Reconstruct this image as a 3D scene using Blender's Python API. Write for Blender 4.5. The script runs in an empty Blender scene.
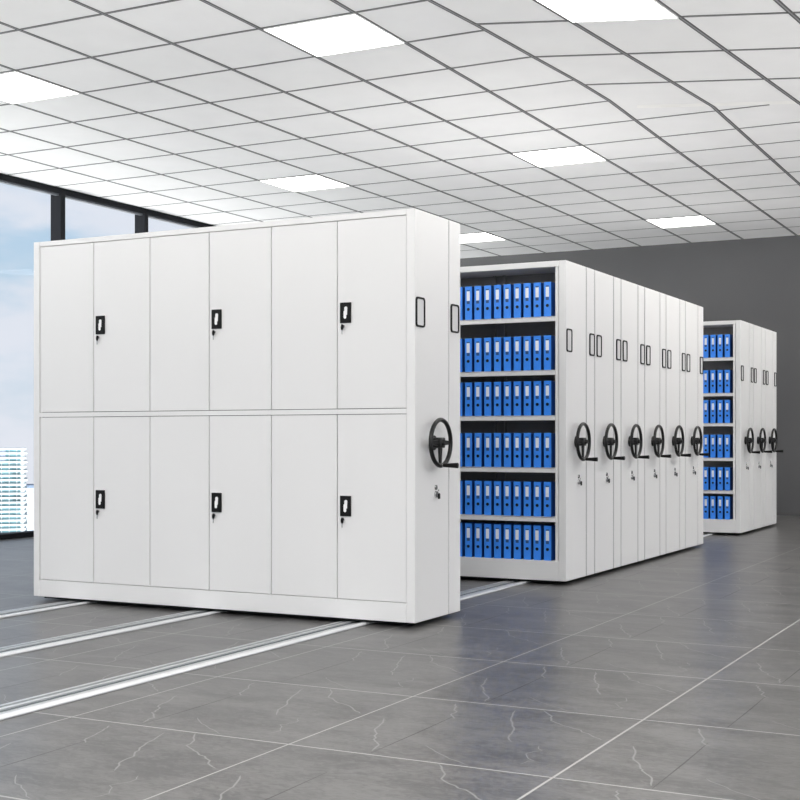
import bpy, bmesh, math, random
from mathutils import Vector, Matrix

# ------------------------------------------------------------------ camera, world, lights, exposure
SC = bpy.context.scene
COL = SC.collection
YAW = math.atan(684 / 1318)
CAMZ = 1.057
FILL_BELOW = 7.0  # strength of the added upward fill from below the horizon
cd = bpy.data.cameras.new('camera')
cam = bpy.data.objects.new('camera', cd)
COL.objects.link(cam)
cam.location = (0, 0, CAMZ)
cam.rotation_euler = (math.pi / 2, 0, YAW)
cd.sensor_width = 36
cd.lens = 1318 / 800 * 36
cd.shift_y = 38 / 800
cd.clip_end = 8000
SC.camera = cam
SC.view_settings.view_transform = 'Standard'
SC.view_settings.look = 'None'
SC.view_settings.exposure = 0.44
SC.view_settings.gamma = 1
SC.view_settings.use_curve_mapping = False
SC.cycles.max_bounces = 10
SC.cycles.diffuse_bounces = 6
SC.cycles.transparent_max_bounces = 12

w = bpy.data.worlds.new('sky')
SC.world = w
w.use_nodes = True
nt = w.node_tree
nt.nodes.clear()
N = nt.nodes.new
L = nt.links.new
out = N('ShaderNodeOutputWorld')
bg = N('ShaderNodeBackground')
bg.inputs['Strength'].default_value = 1.0
tc = N('ShaderNodeTexCoord')
sep = N('ShaderNodeSeparateXYZ')
L(tc.outputs['Generated'], sep.inputs[0])
rmp = N('ShaderNodeValToRGB')
cr = rmp.color_ramp
cr.elements[0].position = 0.0
cr.elements[0].color = (1, .99, .97, 1)
cr.elements[1].position = 1.0
cr.elements[1].color = (.22, .42, .78, 1)
for p, c in ((.435, (1, .99, .97, 1)), (.455, (.62, .66, .72, 1)), (.5, (.62, .67, .74, 1)), (.56, (.47, .60, .73, 1)), (.62, (.37, .53, .72, 1))):
    e = cr.elements.new(p)
    e.color = c
mr = N('ShaderNodeMapRange')
mr.inputs['From Min'].default_value = -1
mr.inputs['From Max'].default_value = 1
L(sep.outputs['Z'], mr.inputs['Value'])
L(mr.outputs[0], rmp.inputs[0])
mp = N('ShaderNodeMapping')
mp.inputs['Scale'].default_value = (3.2, 3.2, 8.5)
L(tc.outputs['Generated'], mp.inputs[0])
nz = N('ShaderNodeTexNoise')
nz.inputs['Scale'].default_value = 2.2
nz.inputs['Detail'].default_value = 7
nz.inputs['Roughness'].default_value = .58
L(mp.outputs[0], nz.inputs['Vector'])
cm = N('ShaderNodeMapRange')
cm.interpolation_type = 'SMOOTHSTEP'
cm.inputs['From Min'].default_value = .34
cm.inputs['From Max'].default_value = .58
cm.inputs['To Max'].default_value = .85
L(nz.outputs[0], cm.inputs['Value'])
mx = N('ShaderNodeMix')
mx.data_type = 'RGBA'
L(rmp.outputs[0], mx.inputs[6])
mx.inputs[7].default_value = (.74, .74, .80, 1)
L(mx.outputs[2], bg.inputs[0])
# world below the horizon brightened as added fill for the ceiling, strongest behind and right
st = N('ShaderNodeMapRange')
st.inputs['From Min'].default_value = -.10
st.inputs['From Max'].default_value = -.22
st.inputs['To Min'].default_value = .84
st.inputs['To Max'].default_value = FILL_BELOW
L(sep.outputs['Z'], st.inputs['Value'])
az = N('ShaderNodeMapRange')
az.inputs['From Min'].default_value = -.45
az.inputs['From Max'].default_value = .35
az.inputs['To Min'].default_value = 1.1
az.inputs['To Max'].default_value = FILL_BELOW
dt = N('ShaderNodeVectorMath')
dt.operation = 'DOT_PRODUCT'
dt.inputs[1].default_value = (.7, -.7, 0)
L(tc.outputs['Generated'], dt.inputs[0])
L(dt.outputs['Value'], az.inputs['Value'])
L(az.outputs[0], st.inputs['To Max'])
L(st.outputs[0], bg.inputs['Strength'])
mg = N('ShaderNodeMapRange')
mg.inputs['From Min'].default_value = -.10
mg.inputs['From Max'].default_value = -.03
L(sep.outputs['Z'], mg.inputs['Value'])
mm = N('ShaderNodeMath')
mm.operation = 'MULTIPLY'
L(cm.outputs[0], mm.inputs[0])
L(mg.outputs[0], mm.inputs[1])
L(mm.outputs[0], mx.inputs[0])
L(bg.outputs[0], out.inputs[0])

X0 = -3.287          # plane of all the cabinet end panels
Y0 = 6.514           # front of the nearest cabinet
XW, YW, ZC = -10.0, 18.34, 3.805    # window wall, back wall, ceiling
XR, YB = 4.5, -3.5                   # right wall, wall behind the camera
TP = .7257                           # ceiling tile pitch
TX, TY = -4.183, 7.4165              # one ceiling grid node
PANELS = [(-4.90, 7.42), (-7.81, 7.42), (-7.81, 11.77), (-4.90, 11.77), (-4.90, 16.13), (-7.81, 16.13)]

def area(name, x, y, z, sx, sy, power, rot=(0, 0, 0), col=(1, .97, .93)):
    ld = bpy.data.lights.new(name, 'AREA')
    ld.shape = 'RECTANGLE'
    ld.size, ld.size_y = sx, sy
    ld.energy = power
    ld.color = col
    o = bpy.data.objects.new(name, ld)
    o.location = (x, y, z)
    o.rotation_euler = rot
    COL.objects.link(o)
    return o
# ceiling panels of the part of the room beyond the frame
for lx, pw in ((-1.3, 42), (1.6, 26)):
    for ly in (-1.3, 3.0, 7.4, 11.77, 16.13):
        if lx < 0 and ly == 7.4:
            continue
        area('ceiling_panel_lamp', lx, ly, ZC - .02, 1.3, 1.3, pw)
for lx in (-4.5, -7.4):
    for ly in (-1.3, 3.0):
        area('ceiling_panel_lamp', lx, ly, ZC - .02, 1.3, 1.3, 30)

# ------------------------------------------------------------------ materials
def mat(name, col, rough=.5, metal=0, emit=None, es=0, spec=.5, bump=None, noise=None, coat=0):
    m = bpy.data.materials.new(name)
    m.use_nodes = True
    t = m.node_tree
    b = t.nodes['Principled BSDF']
    b.inputs['Base Color'].default_value = (*col, 1)
    b.inputs['Roughness'].default_value = rough
    b.inputs['Metallic'].default_value = metal
    b.inputs['Specular IOR Level'].default_value = spec
    b.inputs['Coat Weight'].default_value = coat
    if emit:
        b.inputs['Emission Color'].default_value = (*emit, 1)
        b.inputs['Emission Strength'].default_value = es
    if noise:
        sc, lo, hi = noise
        tcx = t.nodes.new('ShaderNodeTexCoord')
        n = t.nodes.new('ShaderNodeTexNoise')
        n.inputs['Scale'].default_value = sc
        n.inputs['Detail'].default_value = 5
        t.links.new(tcx.outputs['Object'], n.inputs['Vector'])
        r = t.nodes.new('ShaderNodeValToRGB')
        r.color_ramp.elements[0].position = .3
        r.color_ramp.elements[1].position = .7
        r.color_ramp.elements[0].color = (*[c * lo for c in col], 1)
        r.color_ramp.elements[1].color = (*[min(1, c * hi) for c in col], 1)
        t.links.new(n.outputs[0], r.inputs[0])
        t.links.new(r.outputs[0], b.inputs['Base Color'])
        if bump:
            bp = t.nodes.new('ShaderNodeBump')
            bp.inputs['Strength'].default_value = bump
            bp.inputs['Distance'].default_value = .002
            t.links.new(n.outputs[0], bp.inputs['Height'])
            t.links.new(bp.outputs[0], b.inputs['Normal'])
    return m

M = {}
M['steel'] = mat('white_powder_coated_steel', (.78, .777, .774), .42, noise=(260, .985, 1.015), bump=.08)
M['door'] = mat('white_door_steel', (.79, .787, .784), .38)
M['edge'] = mat('white_folded_steel_edge', (.80, .797, .794), .4)
M['inner_shaded'] = mat('shaded_interior_steel', (.24, .235, .23), .5)  # same white steel, with the interior shade put into its colour
M['gap'] = mat('dark_joint', (.035, .035, .035), .7)
M['seam'] = mat('grey_seam', (.20, .20, .20), .6)
M['under'] = mat('black_undercarriage', (.012, .012, .012), .8)
M['black'] = mat('black_plastic', (.005, .005, .005), .5, spec=.2)
M['blackgloss'] = mat('black_glossy_plastic', (.008, .008, .008), .28, spec=.35)
M['paddle'] = mat('white_paddle', (.9, .9, .9), .3)
M['chrome'] = mat('chrome', (.55, .55, .55), .25, 1)
M['card'] = mat('grey_label_card', (.66, .66, .66), .5)
M['blue'] = mat('blue_binder_board', (.045, .275, .95), .38)
M['blue_shaded'] = mat('shaded_binder_cover', (.012, .085, .36), .45)  # binder blue darkened to stand for shade in the gaps
M['bluedk'] = mat('navy_clip', (.03, .08, .24), .4)
M['paper'] = mat('white_spine_label', (.86, .86, .90), .5)
M['hole'] = mat('black_finger_hole', (.004, .004, .008), .4)
M['alu'] = mat('brushed_aluminium', (.60, .61, .62), .35, .75)
M['alubright'] = mat('bright_aluminium', (.74, .75, .76), .38, .3)
M['groove'] = mat('dark_rail_groove', (.09, .11, .12), .5)
M['mullion'] = mat('black_window_metal', (.009, .010, .013), .6, spec=.2)
M['mullion2'] = mat('grey_window_bead', (.12, .13, .15), .4)
M['wall'] = mat('dark_grey_wall', (.115, .115, .118), .65, noise=(.7, .93, 1.07))
M['wallw'] = mat('light_wall', (.72, .72, .72), .7)
M['tile'] = mat('ceiling_tile', (.93, .93, .935), .85, noise=(2.2, .975, 1.015))
M['tee'] = mat('ceiling_tee', (.32, .32, .33), .5)
M['pale'] = mat('added_pale_strip', (.98, .975, .96), .7)
M['teegap'] = mat('ceiling_shadow_gap', (.13, .13, .135), .8)
M['lightframe'] = mat('light_trim', (.85, .85, .85), .5)
M['diffuser'] = mat('light_diffuser', (.9, .9, .9), .5, emit=(1, .985, .96), es=7)
M['skirt'] = mat('grey_skirting', (.10, .10, .10), .5)
M['cityslab'] = mat('white_balcony_slab', (.40, .44, .46), .6)
M['cityglass'] = mat('teal_facade_glass', (.10, .20, .23), .3, noise=(.09, .4, 2.2))
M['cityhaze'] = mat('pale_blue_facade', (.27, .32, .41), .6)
M['citydark'] = mat('dark_roof_edge', (.10, .14, .20), .6)

def floor_mat():
    m = bpy.data.materials.new('grey_marble_tile')
    m.use_nodes = True
    t = m.node_tree
    b = t.nodes['Principled BSDF']
    b.inputs['Roughness'].default_value = .22
    b.inputs['Specular IOR Level'].default_value = .33
    tcx = t.nodes.new('ShaderNodeTexCoord')
    mp = t.nodes.new('ShaderNodeMapping')
    mp.inputs['Scale'].default_value = (.8, 1.7, 1)
    mp.inputs['Rotation'].default_value = (0, 0, .25)
    t.links.new(tcx.outputs['Object'], mp.inputs[0])
    n1 = t.nodes.new('ShaderNodeTexNoise')
    n1.inputs['Scale'].default_value = 2.4
    n1.inputs['Detail'].default_value = 9
    n1.inputs['Roughness'].default_value = .62
    n1.inputs['Distortion'].default_value = .8
    t.links.new(mp.outputs[0], n1.inputs['Vector'])
    n2 = t.nodes.new('ShaderNodeTexNoise')
    n2.inputs['Scale'].default_value = 20
    n2.inputs['Detail'].default_value = 8
    n2.inputs['Roughness'].default_value = .7
    n2.inputs['Distortion'].default_value = 1.5
    t.links.new(mp.outputs[0], n2.inputs['Vector'])
    mxx = t.nodes.new('ShaderNodeMix')
    mxx.inputs[0].default_value = .62
    t.links.new(n1.outputs[0], mxx.inputs[2])
    t.links.new(n2.outputs[0], mxx.inputs[3])
    r = t.nodes.new('ShaderNodeValToRGB')
    r.color_ramp.elements[0].position = .42
    r.color_ramp.elements[0].color = (.064, .062, .061, 1)
    r.color_ramp.elements[1].position = .58
    r.color_ramp.elements[1].color = (.142, .138, .134, 1)
    t.links.new(mxx.outputs[0], r.inputs[0])
    t.links.new(r.outputs[0], b.inputs['Base Color'])
    rr = t.nodes.new('ShaderNodeMapRange')
    rr.inputs['To Min'].default_value = .24
    rr.inputs['To Max'].default_value = .40
    t.links.new(n2.outputs[0], rr.inputs['Value'])
    t.links.new(rr.outputs[0], b.inputs['Roughness'])
    return m
M['floor'] = floor_mat()
M['grout'] = mat('light_grout', (.40, .40, .39), .5)
M['vein'] = mat('pale_marble_vein', (.24, .237, .232), .4, spec=.33)
M['vein2'] = mat('dark_marble_vein', (.055, .054, .053), .4, spec=.33)

def glass_mat():
    m = bpy.data.materials.new('window_glass')
    m.use_nodes = True
    t = m.node_tree
    t.nodes.clear()
    o = t.nodes.new('ShaderNodeOutputMaterial')
    mixn = t.nodes.new('ShaderNodeMixShader')
    tr = t.nodes.new('ShaderNodeBsdfTransparent')
    tr.inputs[0].default_value = (.97, .985, .99, 1)
    gl = t.nodes.new('ShaderNodeBsdfGlossy')
    gl.inputs['Roughness'].default_value = .02
    mixn.inputs[0].default_value = .005
    t.links.new(tr.outputs[0], mixn.inputs[1])
    t.links.new(gl.outputs[0], mixn.inputs[2])
    t.links.new(mixn.outputs[0], o.inputs[0])
    return m
M['glass'] = glass_mat()

# ------------------------------------------------------------------ helpers
class MB:
    """collects shapes into one mesh"""
    def __init__(s):
        s.v, s.f, s.m, s.mats = [], [], [], []
    def _mi(s, m):
        if m not in s.mats:
            s.mats.append(m)
        return s.mats.index(m)
    def add(s, vs, fs, m):
        k = len(s.v)
        s.v += [tuple(v) for v in vs]
        mi = s._mi(m)
        for f in fs:
            s.f.append([i + k for i in f])
            s.m.append(mi)
        return s
    def box(s, x0, x1, y0, y1, z0, z1, m, bev=0, seg=1):
        if x0 > x1: x0, x1 = x1, x0
        if y0 > y1: y0, y1 = y1, y0
        if z0 > z1: z0, z1 = z1, z0
        if not bev:
            vs = [(x, y, z) for x in (x0, x1) for y in (y0, y1) for z in (z0, z1)]
            fs = [(0, 1, 3, 2), (4, 6, 7, 5), (0, 4, 5, 1), (2, 3, 7, 6), (0, 2, 6, 4), (1, 5, 7, 3)]
            return s.add(vs, fs, m)
        bm = bmesh.new()
        bmesh.ops.create_cube(bm, size=1)
        for v in bm.verts:
            v.co = Vector(((x0 + x1) / 2 + v.co.x * (x1 - x0), (y0 + y1) / 2 + v.co.y * (y1 - y0), (z0 + z1) / 2 + v.co.z * (z1 - z0)))
        bmesh.ops.bevel(bm, geom=bm.edges[:], offset=bev, segments=seg, affect='EDGES', profile=.5)
        return s.bm(bm, m)
    def bm(s, bm, m):
        bm.verts.index_update()
        s.add([v.co[:] for v in bm.verts], [[v.index for v in f.verts] for f in bm.faces], m)
        bm.free()
        return s
    def rod(s, a, b, r0, r1, m, n=16):
        a, b = Vector(a), Vector(b)
        d = (b - a).normalized()
        q = d.to_track_quat('Z', 'Y')
        vs, fs = [], []
        for p, r in ((a, r0), (b, r1)):
            for i in range(n):
                t = 2 * math.pi * i / n
                vs.append(p + q @ Vector((r * math.cos(t), r * math.sin(t), 0)))
        for i in range(n):
            j = (i + 1) % n
            fs.append((i, j, n + j, n + i))
        fs.append(tuple(range(n))[::-1])
        fs.append(tuple(range(n, 2 * n)))
        return s.add(vs, fs, m)
    def torus_x(s, cx, cy, cz, R, r, m, nu=48, nv=12, flat=1.0):
        vs, fs = [], []
        for i in range(nu):
            a = 2 * math.pi * i / nu
            for j in range(nv):
                b = 2 * math.pi * j / nv
                rr = R + r * math.cos(b)
                vs.append((cx + r * flat * math.sin(b), cy + rr * math.cos(a), cz + rr * math.sin(a)))
        for i in range(nu):
            for j in range(nv):
                fs.append((i * nv + j, ((i + 1) % nu) * nv + j, ((i + 1) % nu) * nv + (j + 1) % nv, i * nv + (j + 1) % nv))
        return s.add(vs, fs, m)
    def poly(s, pts, m):
        return s.add(pts, [tuple(range(len(pts)))], m)
    def ribbon(s, pts, wd, z, m, taper=False):
        """flat strip following a floor or ceiling polyline"""
        P = [Vector((p[0], p[1], 0)) for p in pts]
        vs = []
        for i, p in enumerate(P):
            d = (P[min(i + 1, len(P) - 1)] - P[max(i - 1, 0)]).normalized()
            n = Vector((-d.y, d.x, 0))
            k = wd / 2
            if taper and i in (0, len(P) - 1):
                k *= .35
            vs += [(p.x + n.x * k, p.y + n.y * k, z), (p.x - n.x * k, p.y - n.y * k, z)]
        return s.add(vs, [(2 * i, 2 * i + 1, 2 * i + 3, 2 * i + 2) for i in range(len(P) - 1)], m)
    def build(s, name, parent=None, smooth=False, loc=None):
        me = bpy.data.meshes.new(name)
        me.from_pydata(s.v, [], s.f)
        for m in s.mats:
            me.materials.append(M[m])
        for p, i in zip(me.polygons, s.m):
            p.material_index = i
        bm = bmesh.new()
        bm.from_mesh(me)
        bmesh.ops.recalc_face_normals(bm, faces=bm.faces)
        bm.to_mesh(me)
        bm.free()
        if smooth:
            for p in me.polygons:
                p.use_smooth = True
            try:
                me.set_sharp_from_angle(angle=math.radians(40))
            except Exception:
                pass
        o = bpy.data.objects.new(name, me)
        COL.objects.link(o)
        if parent:
            o.parent = parent
        if loc:
            o.location = loc
        return o

def struct(o):
    o['kind'] = 'structure'
    return o

def tag(o, label, cat, group=None):
    o['label'] = label
    o['category'] = cat
    if group:
        o['group'] = group
    return o

def thing(name, loc, label, cat, group=None, rz=0):
    o = bpy.data.objects.new(name, None)
    o.empty_display_size = .1
    COL.objects.link(o)
    o.location = loc
    o.rotation_euler = (0, 0, rz)
    return tag(o, label, cat, group)

def copy_child(ch, parent):
    c = ch.copy()
    COL.objects.link(c)
    c.parent = parent
    for g in ch.children:
        copy_child(g, c)
    return c

def dup(root, loc, label, group=None):
    r = root.copy()
    COL.objects.link(r)
    r.location = loc
    r['label'] = label
    if group:
        r['group'] = group
    for ch in list(root.children):
        copy_child(ch, r)
    return r

# ------------------------------------------------------------------ floor
b = MB()
b.box(XW - .2, XR + .2, YB - .2, YW + .2, -.2, 0, 'floor')
GX, GY, PX, PY = -1.467, 3.858, .968, .948
for i in range(-10, 7):
    x = GX + i * PX
    if XW < x < XR:
        b.ribbon([(x, YB), (x, YW)], .0085 if i == 0 else .0065, .0006, 'grout')
for j in range(-8, 16):
    y = GY + j * PY
    if YB < y < YW:
        b.ribbon([(XW, y), (XR, y)], .0085, .0006, 'grout')
VEINS = [[(.49, .94), (.54, .78), (.58, .68), (.62, .60), (.64, .50), (.69, .41)],
         [(.60, .99), (.66, .90), (.69, .82), (.76, .76), (.84, .71), (.91, .64), (.97, .59)],
         [(.10, .55), (.14, .45), (.16, .36), (.21, .27), (.23, .22), (.29, .14), (.31, .05)],
         [(.23, .95), (.25, .89), (.29, .80), (.30, .73), (.34, .68)],
         [(.44, .22), (.52, .14), (.60, .08), (.69, .02)],
         [(.80, .40), (.83, .33), (.80, .26), (.86, .18), (.84, .12)]]
rnd = random.Random(4)
for i in range(-9, 5):
    for j in range(-3, 10):
        for k, v in enumerate(VEINS):
            if rnd.random() < .1:
                continue
            pts = []
            for q in range(len(v) - 1):
                (u0, v0), (u1, v1) = v[q], v[q + 1]
                for t in (0, .33, .66):
                    pts.append((u0 + (u1 - u0) * t + rnd.uniform(-.006, .006), v0 + (v1 - v0) * t + rnd.uniform(-.006, .006)))
            pts.append(v[-1])
            b.ribbon([(GX + (i + u) * PX, GY + (j + t) * PY) for u, t in pts], .0065 if k < 4 else .004, .0004, 'vein', True)
        b.ribbon([(GX + (i + .322) * PX, GY + (j + .02) * PY), (GX + (i + .324) * PX, GY + (j + .4) * PY), (GX + (i + .321) * PX, GY + (j + .72) * PY)], .006, .0003, 'vein2', True)
struct(b.build('floor'))

# ------------------------------------------------------------------ ceiling: tiles and grid of tees
b = MB()
b.box(XW - .2, XR + .2, YB - .2, YW + .2, ZC, ZC + .2, 'tile')
def tee(pts, wd=.024):
    b.ribbon(pts, wd + .010, ZC - .0015, 'teegap')
    b.ribbon(pts, wd * .42, ZC - .003, 'tee')
LINE = [(-3.80, YB), (-3.73, 6.6), (-3.585, 8.02), (-3.52, 8.90), (-3.46, 9.65), (-3.43, 10.3), (-3.45, 11.8), (TX + TP, 12.8), (TX + TP, YW)]
def line_x(y):
    for (xa, ya), (xb, yb) in zip(LINE, LINE[1:]):
        if ya <= y <= yb:
            return xa + (xb - xa) * (y - ya) / (yb - ya)
    return LINE[0][0]
ORI, U, V = Vector((-3.66, 7.996)), Vector((.66, .248)), Vector((.09, .88))
def lat(i, j):
    p = ORI + U * i + V * j
    return (p.x, p.y)
for i in range(-8, 1):
    x = TX + i * TP
    tee([(x, YB), (x, YW)], .026)
tee(LINE, .026)
pe = lat(0, 3)
for i in range(2, 12):        # main tees right of the bend
    x = TX + i * TP
    if x < XR:
        i2 = i - 1
        q = lat(i2, 3)
        tee([lat(i2, -14 if i2 > 0 else -2), q, (x, q[1] + .5), (x, YW)], .026)
for j in range(-15, 15):
    y = TY + j * TP
    if y < YB:
        continue
    if y < pe[1]:
        tee([(XW, y), (line_x(y), y)], .021)
    else:
        # beyond the skewed field the cross tees run the whole width, where they clear it
        xe = XR
        if y < lat(6, 3)[1]:
            t = (y - pe[1]) / U.y
            xe = pe[0] + U.x * t
        tee([(XW, y), (xe, y)], .021)
for j in range(-12, 3):
    e = lat(0, j)
    tee([(line_x(e[1]), e[1]), lat(12, j)], .026)
struct(b.build('ceiling'))
# added pale strip that paints the lighter band where the two ceiling fields meet
b = MB()
p0, p1 = lat(0, 3), lat(8, 3)
b.ribbon([(p0[0] + .1, p0[1] - .03), (p1[0], p1[1] - .03)], .10, ZC - .001, 'pale')
struct(b.build('trim_1'))

def ceiling_light(x, y, label, poly=None):
    t = thing('ceiling_light', (x, y, ZC), label, 'ceiling light', 'square ceiling light panels')
    if poly is None:
        poly = [(0, 0), (TP, 0), (TP, TP), (0, TP)]
    c = Vector((sum(p[0] for p in poly) / 4, sum(p[1] for p in poly) / 4))
    def ring(k):
        return [c + (Vector(p) - c) * k for p in poly]
    fr, di = MB(), MB()
    o_, i_ = ring(.975), ring(.955)
    for k in range(4):
        a, bb, cc, d = o_[k], o_[(k + 1) % 4], i_[(k + 1) % 4], i_[k]
        top, bot = -.001, -.009
        vs = [(*a, top), (*bb, top), (*cc, top), (*d, top), (*a, bot), (*bb, bot), (*cc, bot), (*d, bot)]
        fr.add(vs, [(0, 1, 5, 4), (1, 2, 6, 5), (2, 3, 7, 6), (3, 0, 4, 7), (4, 5, 6, 7), (0, 3, 2, 1)], 'lightframe')
    fr.build('frame', t)
    vs = [(*p, -.0045) for p in i_] + [(*p, -.0065) for p in i_]
    di.add(vs, [(0, 1, 2, 3), (7, 6, 5, 4), (0, 4, 5, 1), (1, 5, 6, 2), (2, 6, 7, 3), (3, 7, 4, 0)], 'diffuser')
    di.build('diffuser', t)
LN = ['bright square ceiling light, large one at the top left of centre',
      'bright square ceiling light cut by the left edge of the picture',
      'bright square ceiling light above the left cabinet, near its top edge',
      'bright square ceiling light high above the middle bank of cabinets',
      'bright square ceiling light furthest right, just before the dark back wall',
      'bright square ceiling light half hidden behind the right end of the nearest cabinet']
for (x, y), l in zip(PANELS, LN):
    ceiling_light(x, y, l)
a0 = lat(1, -1)
ceiling_light(a0[0], a0[1], 'bright square ceiling light cut by the top edge, right of centre',
              [(0, 0), tuple(U), tuple(U + V), tuple(V)])

# ------------------------------------------------------------------ walls
b = MB()
b.box(XW - .2, XR + .2, YW, YW + .2, 0, ZC, 'wall')
struct(b.build('wall_back'))
b = MB()
b.box(XW, XR, YW - .012, YW, 0, .05, 'skirt')
struct(b.build('baseboard_back'))
b = MB()
b.box(XR, XR + .2, YB, YW + .2, 3.4, ZC, 'wallw').box(XR, XR + .2, YB, YW + .2, 0, .25, 'wallw')  # unseen wall, its openings added to let sky fill in
for y in (-3.5, 1.5, 6.5, 11.5, 16.6):
    b.box(XR, XR + .2, y, y + .6, .25, 3.4, 'wallw')
struct(b.build('wall_right'))
b = MB()
b.box(XW - .2, XR + .2, YB - .2, YB, 3.3, ZC, 'wallw').box(XW - .2, XR + .2, YB - .2, YB, 0, .1, 'wallw')  # also out of view, opened up for sky fill from behind the camera
for x in (-10, -5.3, -.6, 4.1):
    b.box(x, x + .4, YB - .2, YB, .1, 3.3, 'wallw')
struct(b.build('wall_front'))

# window wall: black frames, one window per bay
b = MB()
b.box(XW - .12, XW + .02, YB, YW, ZC - .062, ZC, 'mullion')
b.box(XW - .05, XW + .0, YB, YW, ZC - .082, ZC - .062, 'mullion2')
b.box(XW - .12, XW + .02, YB, YW, 0, .055, 'mullion')
struct(b.build('trim_2'))
posts = [11.155 + 1.452 * k for k in range(-2, 5)]
posts = [YB + .05, 1.5, 5.2] + posts[0:]
for k, y in enumerate(posts):
    b = MB()
    b.box(XW - .12, XW + .03, y - .026, y + .048, .055, ZC - .062, 'mullion', .003)
    b.box(XW - .04, XW + .005, y + .048, y + .058, .055, ZC - .082, 'mullion2')
    struct(b.build('trim_%d' % (k + 3)))
for k in range(len(posts)):
    ya = posts[k] + .066
    yb = (posts[k + 1] if k + 1 < len(posts) else YW) - .05
    b = MB()
    b.box(XW - .06, XW - .045, ya, yb, .055, ZC - .082, 'glass')
    struct(b.build('window_%d' % (k + 1)))

# ------------------------------------------------------------------ city outside the windows
F = Vector((-math.sin(YAW), math.cos(YAW), 0))
R = Vector((math.cos(YAW), math.sin(YAW), 0))
def outside(px, D):
    p = F * D + R * ((px - 400) / 1318 * D)
    return p.x, p.y
D = 900
x, y = outside(25.5, D)
t = thing('office_tower', (x, y, -250), 'pale glass tower with white floor slabs seen through the window at far left', 'building', rz=YAW + .277)
top = CAMZ - (448 - 438) / 1318 * D + 250
fb = MB()
fb.box(-70, -1.5, 2, 45, 0, top - 1, 'cityglass')
for k in range(14):
    fb.box(-66 + k * 5, -65.4 + k * 5, 1.7, 2, 0, top - 1, 'cityslab')
fb.build('facade', t)
sb = MB()
z = top
k = 0
while z > 120:
    sb.box(-72, 1.2 if k % 2 else .4, 0, 46, z - 1.15, z, 'cityslab')
    z -= 3.05
    k += 1
sb.build('floor_slabs', t)
cb = MB()
cb.box(-3.2, -1.2, .6, 3, 0, top - .6, 'cityslab')
cb.build('corner_column', t)
cb = MB()
cb.box(-50, -13, 1.4, 3, top - 10, top - 1.2, 'cityhaze')
cb.build('penthouse_screen', t)
D = 1500
x, y = outside(26, D)
t = thing('office_block', (x, y, -300), 'hazy blue office block low behind the tower, beside the cabinet edge', 'building', rz=YAW + .277)
top = CAMZ - (488 - 438) / 1318 * D + 300
cb = MB()
cb.box(-20, 60, 0, 50, 0, top, 'cityhaze')
cb.build('facade', t)
cb = MB()
cb.box(-20.5, 60.5, -.5, 50.5, top, top + 3, 'citydark')
cb.build('roof_edge', t)
cb = MB()
for k in range(24):
    cb.box(-20, 60, -.25, 0, top - 8 - k * 5, top - 6 - k * 5, 'cityslab')
cb.build('window_band', t)

# ------------------------------------------------------------------ floor rails
def rail(x, label):
    t = thing('floor_rail', (x, 1.0, 0), label, 'floor rail', 'aluminium floor rails')
    Lr = YW - 2.0
    b = MB()
    b.box(0, -.185, 0, Lr, .0008, .005, 'alu')
    b.build('base_plate', t)
    for a, c in ((-.107, -.132), (-.150, -.175)):
        b = MB()
        b.box(a, c, 0, Lr, .0052, .012, 'alu')
        b.build('guide_bar', t)
    for a, c in ((-.092, -.107), (-.132, -.150)):
        b = MB()
        b.box(a, c, 0, Lr, .0052, .0062, 'groove')
        b.build('wheel_groove', t)
    b = MB()
    vs = [(0, .0008), (-.005, .010), (-.014, .013), (-.036, .013), (-.044, .010), (-.048, .0052)]
    pv = [(px, yy, pz) for yy in (0, Lr) for px, pz in vs] + [(-.048, 0, .0008), (-.048, Lr, .0008)]
    n = len(vs)
    fs = [(i, i + 1, n + i + 1, n + i) for i in range(n - 1)] + [(0, 1, 2, 3, 4, 5, 12), (6, 7, 8, 9, 10, 11, 13)]
    b.add(pv, fs, 'alubright')
    b.build('ramp_strip', t)
rail(-3.595, 'silver floor rail nearest the camera, running under the right ends of the cabinets')
rail(-4.625, 'silver floor rail in the middle, between two others, going under the large cabinet')
rail(-5.625, 'silver floor rail furthest left, vanishing under the left part of the large cabinet')

# ------------------------------------------------------------------ cabinet hardware
ZB = .03              # underside of every cabinet
LEN = 2.78
HT = 2.33
WZ = 1.03             # handwheel centre
def rounded_rect(y0, y1, z0, z1, r, n=5):
    pts = []
    for cy, cz, a0 in ((y1 - r, z1 - r, 0), (y0 + r, z1 - r, 90), (y0 + r, z0 + r, 180), (y1 - r, z0 + r, 270)):
        for k in range(n + 1):
            a = math.radians(a0 + 90 * k / n)
            pts.append((cy + r * math.cos(a), cz + r * math.sin(a)))
    return pts
def label_holder(y, parent):
    y1, z0, z1 = y + .110, 1.675, 1.842
    o_ = rounded_rect(y, y1, z0, z1, .020)
    i_ = rounded_rect(y + .011, y1 - .011, z0 + .010, z1 - .010, .012)
    n = len(o_)
    b = MB()
    vs = [(.0005, *p) for p in o_] + [(.008, *p) for p in o_] + [(.008, *p) for p in i_] + [(.0005, *p) for p in i_]
    fs = []
    for k in range(n):
        q = (k + 1) % n
        for a in range(3):
            fs.append((a * n + k, a * n + q, (a + 1) * n + q, (a + 1) * n + k))
    b.add(vs, fs, 'black')
    o = b.build('label_holder', parent)
    b = MB()
    vs = [(.003, *p) for p in i_] + [(.0005, *p) for p in i_]
    b.add(vs, [tuple(range(n)), tuple(range(n, 2 * n))] + [(k, (k + 1) % n, n + (k + 1) % n, n + k) for k in range(n)], 'card')
    b.build('label_card', o)
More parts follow.
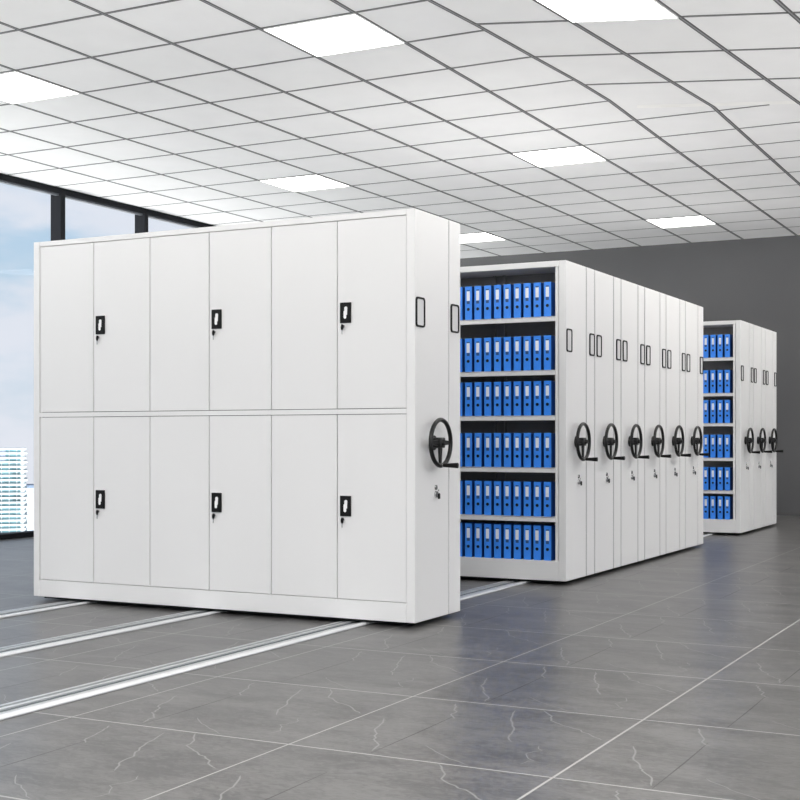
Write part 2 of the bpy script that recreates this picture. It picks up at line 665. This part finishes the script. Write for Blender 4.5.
def handwheel(y, parent):
    px = .055
    b = MB()
    b.torus_x(px, y, WZ, .130, .0125, 'blackgloss')
    wh = b.build('handwheel', parent, smooth=True)
    b = MB()
    b.rod((.0005, y, WZ), (.014, y, WZ), .045, .042, 'blackgloss', 24)
    b.box(.014, .070, y - .034, y + .034, WZ - .030, WZ + .030, 'blackgloss', .008, 2)
    b.rod((.070, y, WZ), (.084, y, WZ), .018, .014, 'blackgloss', 20)
    b.build('hub', wh, smooth=True)
    for ang in (0, 180, 270):
        a = math.radians(ang)
        d = Vector((0, math.cos(a), math.sin(a)))
        c = Vector((px - .004, y, WZ))
        n = Vector((0, -d.z, d.y))
        vs = []
        for r, wd, th in ((.025, .016, .007), (.128, .009, .005)):
            for sx in (-1, 1):
                for sn in (-1, 1):
                    vs.append(c + d * r + n * sn * wd + Vector((sx * th, 0, 0)))
        b = MB()
        b.add(vs, [(0, 1, 3, 2), (4, 6, 7, 5), (0, 4, 5, 1), (2, 3, 7, 6), (0, 2, 6, 4), (1, 5, 7, 3)], 'blackgloss')
        b.build('spoke', wh)
    b = MB()
    z = WZ - .128
    b.rod((px + .002, y + .004, z), (px + .018, y + .004, z), .009, .009, 'chrome')
    b.rod((px + .016, y + .004, z), (px + .050, y + .004, z), .010, .012, 'black')
    b.rod((px + .050, y + .004, z), (px + .104, y + .004, z), .012, .0155, 'black')
    b.build('crank_handle', wh, smooth=True)
def panel_lock(y, parent):
    z = .745
    b = MB()
    b.rod((.0005, y, z + .030), (.006, y, z + .030), .016, .014, 'chrome', 20)
    b.rod((.0005, y, z - .010), (.010, y, z - .010), .020, .018, 'chrome', 20)
    b.rod((.0005, y + .035, z + .012), (.003, y + .035, z + .012), .005, .005, 'chrome', 12)
    o = b.build('panel_lock', parent, smooth=True)
    b = MB()
    b.box(.010, .026, y - .002, y + .002, z - .014, z - .002, 'chrome')
    b.box(.018, .026, y - .012, y + .010, z - .036, z - .004, 'black', .003)
    b.build('key', o)

def end_hardware(root, D, wide, first, g=.006, last=True):
    """white end panel in two folded pieces, with label holders, wheel and lock"""
    b = MB()
    b.box(-.055, 0, .001, wide - g, ZB, HT, 'edge', .0035, 2)
    b.build('end_panel', root)
    b = MB()
    b.box(-.052, -.006, wide - g - .004, D - .004, ZB + .004, HT - .004, 'seam')
    b.build('seam_strip', root)
    b = MB()
    b.box(-.055, 0, wide + g, D - (.002 if last else 2 * g), ZB, HT, 'edge', .0035, 2)
    b.build('end_strip', root)
    label_holder(.004 if first else .021, root)
    label_holder(D - .142, root)
    handwheel(.215, root)
    panel_lock(.262, root)

def undercarriage(root, D):
    b = MB()
    b.box(-LEN + .06, -.07, .035, D - .035, .016, ZB + .004, 'under')
    b.build('undercarriage', root)

# ------------------------------------------------------------------ nearest cabinet: twelve white doors
D = .600
root = thing('storage_cabinet', (X0, Y0, 0), 'large white steel cabinet with twelve closed doors, nearest at left', 'cabinet')
fr = MB()
x0, x1 = -LEN, -.055
fr.box(x0, x0 + .049, .0, D, ZB, HT, 'edge', .0035, 2)
fr.box(x0 + .049, x1, .001, D, 2.298, HT - .0005, 'edge', .002)
fr.box(x0 + .049, x1, .001, D - .01, 1.193, 1.221, 'edge')
fr.box(x0 + .049, x1, .001, D, ZB, .138, 'edge', .002)
fr.box(x0 + .03, x1 - .001, .028, D - .006, ZB + .01, HT - .01, 'gap')
fr.build('cabinet_frame', root)
undercarriage(root, D)
proto = None
ys = [-2.7285 + .4457 * k for k in range(7)]
for tier, (za, zb) in enumerate(((.1415, 1.1895), (1.2245, 2.2945))):
    for k in range(6):
        b = MB()
        b.box(ys[k] + .0028, ys[k + 1] - .0028, .004, .026, za, zb, 'door', .0015)
        d = b.build('door', root)
        if k % 2:
            cz = .670 if tier == 0 else 1.770
            hx = ys[k] + .023
            b = MB()
            b.box(hx, hx + .070, -.006, .0038, cz - .058, cz + .058, 'black', .002)
            hd = b.build('door_handle', d)
            # stepped white paddle set in the black plate
            pts = [(.024, .034), (.032, .040), (.044, .040), (.049, .032), (.047, .002), (.047, -.014), (.040, -.018), (.040, -.034), (.034, -.040), (.024, -.040), (.018, -.032), (.018, .008), (.024, .014)]
            vs = [(hx + .004 + (px - .034) * .8 + .034, -.0075, cz + pz * .86) for px, pz in pts] + [(hx + .004 + (px - .034) * .8 + .034, -.006, cz + pz * .86) for px, pz in pts]
            n = len(pts)
            b = MB()
            b.add(vs, [tuple(range(n)), tuple(range(n, 2 * n))] + [(q, (q + 1) % n, n + (q + 1) % n, n + q) for q in range(n)], 'paddle')
            b.build('paddle', d)['label'] = 'white paddle in black plate'
            b = MB()
            kx, kz = hx + .017, cz - .083
            b.rod((kx, -.004, kz + .006), (kx, .0038, kz + .006), .009, .010, 'chrome', 16)
            m_ = bmesh.new()
            bmesh.ops.create_uvsphere(m_, u_segments=12, v_segments=8, radius=1)
            for v in m_.verts:
                v.co = Vector((kx + v.co.x * .0095, -.010 + v.co.y * .004, kz + v.co.z * .018))
            b.bm(m_, 'black')
            b.box(kx - .0022, kx + .0022, -.011, -.008, kz - .040, kz - .015, 'chrome')
            b.build('key', d, smooth=True)
end_hardware(root, D, .440, True)

# ------------------------------------------------------------------ banks of mobile shelving
SHELF_TOP = [.142, .458, .813, 1.190, 1.517, 1.903]     # above the cabinet underside
ORD = ['front', 'second', 'third', 'fourth', 'fifth', 'sixth']
def open_cabinet(root, D):
    x0, x1 = -LEN, -.055
    b = MB()
    b.box(x1 - .028, x1 - .005, .006, .30, ZB + .142, 2.287, 'edge')
    b.build('upright', root)
    b = MB()
    b.box(x0, x0 + .049, .0, D, ZB, HT, 'edge', .0035, 2)
    b.build('upright', root)
    b = MB()
    b.box(x0 + .049, x1, .001, D - .006, 2.287, HT - .0005, 'edge', .003)
    b.build('top_panel', root)
    b = MB()
    b.box(x0 + .049, x1, .001, D - .006, ZB, ZB + .142, 'edge', .002)
    b.build('base', root)
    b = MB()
    b.box(x0 + .05, x1 - .001, D * .52, D - .008, ZB + .15, 2.286, 'inner_shaded')
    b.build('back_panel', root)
    for xx in (-.085 - .895, -.085 - 1.80):
        b = MB()
        b.box(xx - .028, xx, .004, D * .52, ZB + .142, 2.287, 'edge')
        b.build('upright', root)
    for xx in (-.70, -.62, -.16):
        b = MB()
        b.box(xx, xx + .022, D * .52 - .03, D * .52 - .002, ZB + .15, 2.286, 'inner_shaded')
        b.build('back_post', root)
    b = MB()
    b.box(-.97, -.085, D * .52 - .034, D * .52 - .002, 2.165, 2.185, 'steel')
    b.build('back_brace', root)
    for s in SHELF_TOP[1:]:
        b = MB()
        z = ZB + s
        b.box(-.980, x1 - .029, .002, D * .5, z - .006, z, 'steel')
        b.box(-.980, x1 - .029, .002, .012, z - .036, z, 'edge', .002)
        b.build('shelf', root)
def closed_cabinet(root, D):
    x0, x1 = -LEN, -.0555
    b = MB()
    b.box(x0, x1, .002, D - .006, ZB, HT - .002, 'steel', .004)
    b.build('cabinet_body', root)

binder = None
def make_binder():
    t = thing('ring_binder', (0, 0, 0), '', 'binder')
    W, Hh, Dp = .056, .250, .19
    b = MB()
    b.box(-W / 2, W / 2, 0, .004, 0, Hh, 'blue', .0018)
    b.build('spine', t)
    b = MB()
    b.box(-W / 2 + .001, -W / 2 + .0045, .0041, Dp, 0, Hh, 'blue_shaded')
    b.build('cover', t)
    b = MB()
    b.box(W / 2 - .0045, W / 2 - .001, .0041, Dp, 0, Hh, 'blue_shaded')
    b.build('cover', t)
    b = MB()
    b.box(-W / 2 + .006, W / 2 - .006, .03, Dp - .01, .004, Hh - .02, 'paper')
    b.build('paper_stack', t)
    b = MB()
    b.box(-.0125, .0125, -.0012, .0002, .143, .214, 'paper')
    b.build('spine_label', t)['label'] = 'white spine label'
    b = MB()
    b.box(-.011, .011, -.0014, .0002, .120, .141, 'bluedk')
    b.build('label_clip', t)
    b = MB()
    b.box(-.011, .011, -.0014, .0002, .216, .224, 'bluedk')
    b.build('label_clip', t)
    b = MB()
    b.rod((0, .0002, .080), (0, -.0016, .080), .0115, .0115, 'hole', 20)
    b.build('finger_hole', t)
    return t
NTH = ['rightmost', 'second from the right', 'third from the right', 'fourth from the right', 'fifth from the right', 'sixth from the right',
       'seventh from the right', 'eighth from the right', 'ninth from the right', 'tenth from the right', 'eleventh from the right']
LEV = ['bottom', 'fifth', 'fourth', 'third', 'second', 'top']
def fill(y0, n, bank):
    global binder
    for s, lev in zip(SHELF_TOP, LEV):
        for k in range(n):
            lab = 'blue binder, %s, on the %s shelf of the %s bank' % (NTH[k], lev, bank)
            jx, jy = rb.uniform(-.001, .001), rb.uniform(-.001, .001)
            loc = (X0 - .1505 - .0783 * k + jx, y0 + .022 + jy, ZB + s + .0005)
            if binder is None:
                binder = make_binder()
                binder.location = loc
                binder['label'] = lab
                binder['group'] = 'blue binders on the %s shelf, %s bank' % (lev, bank)
            else:
                dup(binder, loc, lab, 'blue binders on the %s shelf, %s bank' % (lev, bank))
rb = random.Random(2)
def bank(y0, n, pitch, wide, name):
    for k in range(n):
        D = pitch
        if k == 0:
            lab = 'white open mobile shelving cabinet full of blue binders, front of the %s bank' % name
        elif k == n - 1:
            lab = 'white mobile cabinet with handwheel, rearmost in the %s bank' % name
        else:
            lab = 'white mobile cabinet with handwheel, %s from the front in the %s bank' % (ORD[k], name)
        r = thing('mobile_cabinet', (X0, y0 + k * pitch, 0), lab, 'cabinet', 'mobile cabinets of the %s bank' % name)
        undercarriage(r, D)
        if k == 0:
            open_cabinet(r, D)
        else:
            closed_cabinet(r, D)
        end_hardware(r, D, wide, k == 0, .0115, k == n - 1)
bank(Y0 + 2.396, 6, .6387, .440, 'middle')
fill(Y0 + 2.396, 11, 'middle')
bank(Y0 + 7.80, 3, .622, .420, 'far right')
fill(Y0 + 7.80, 5, 'far right')
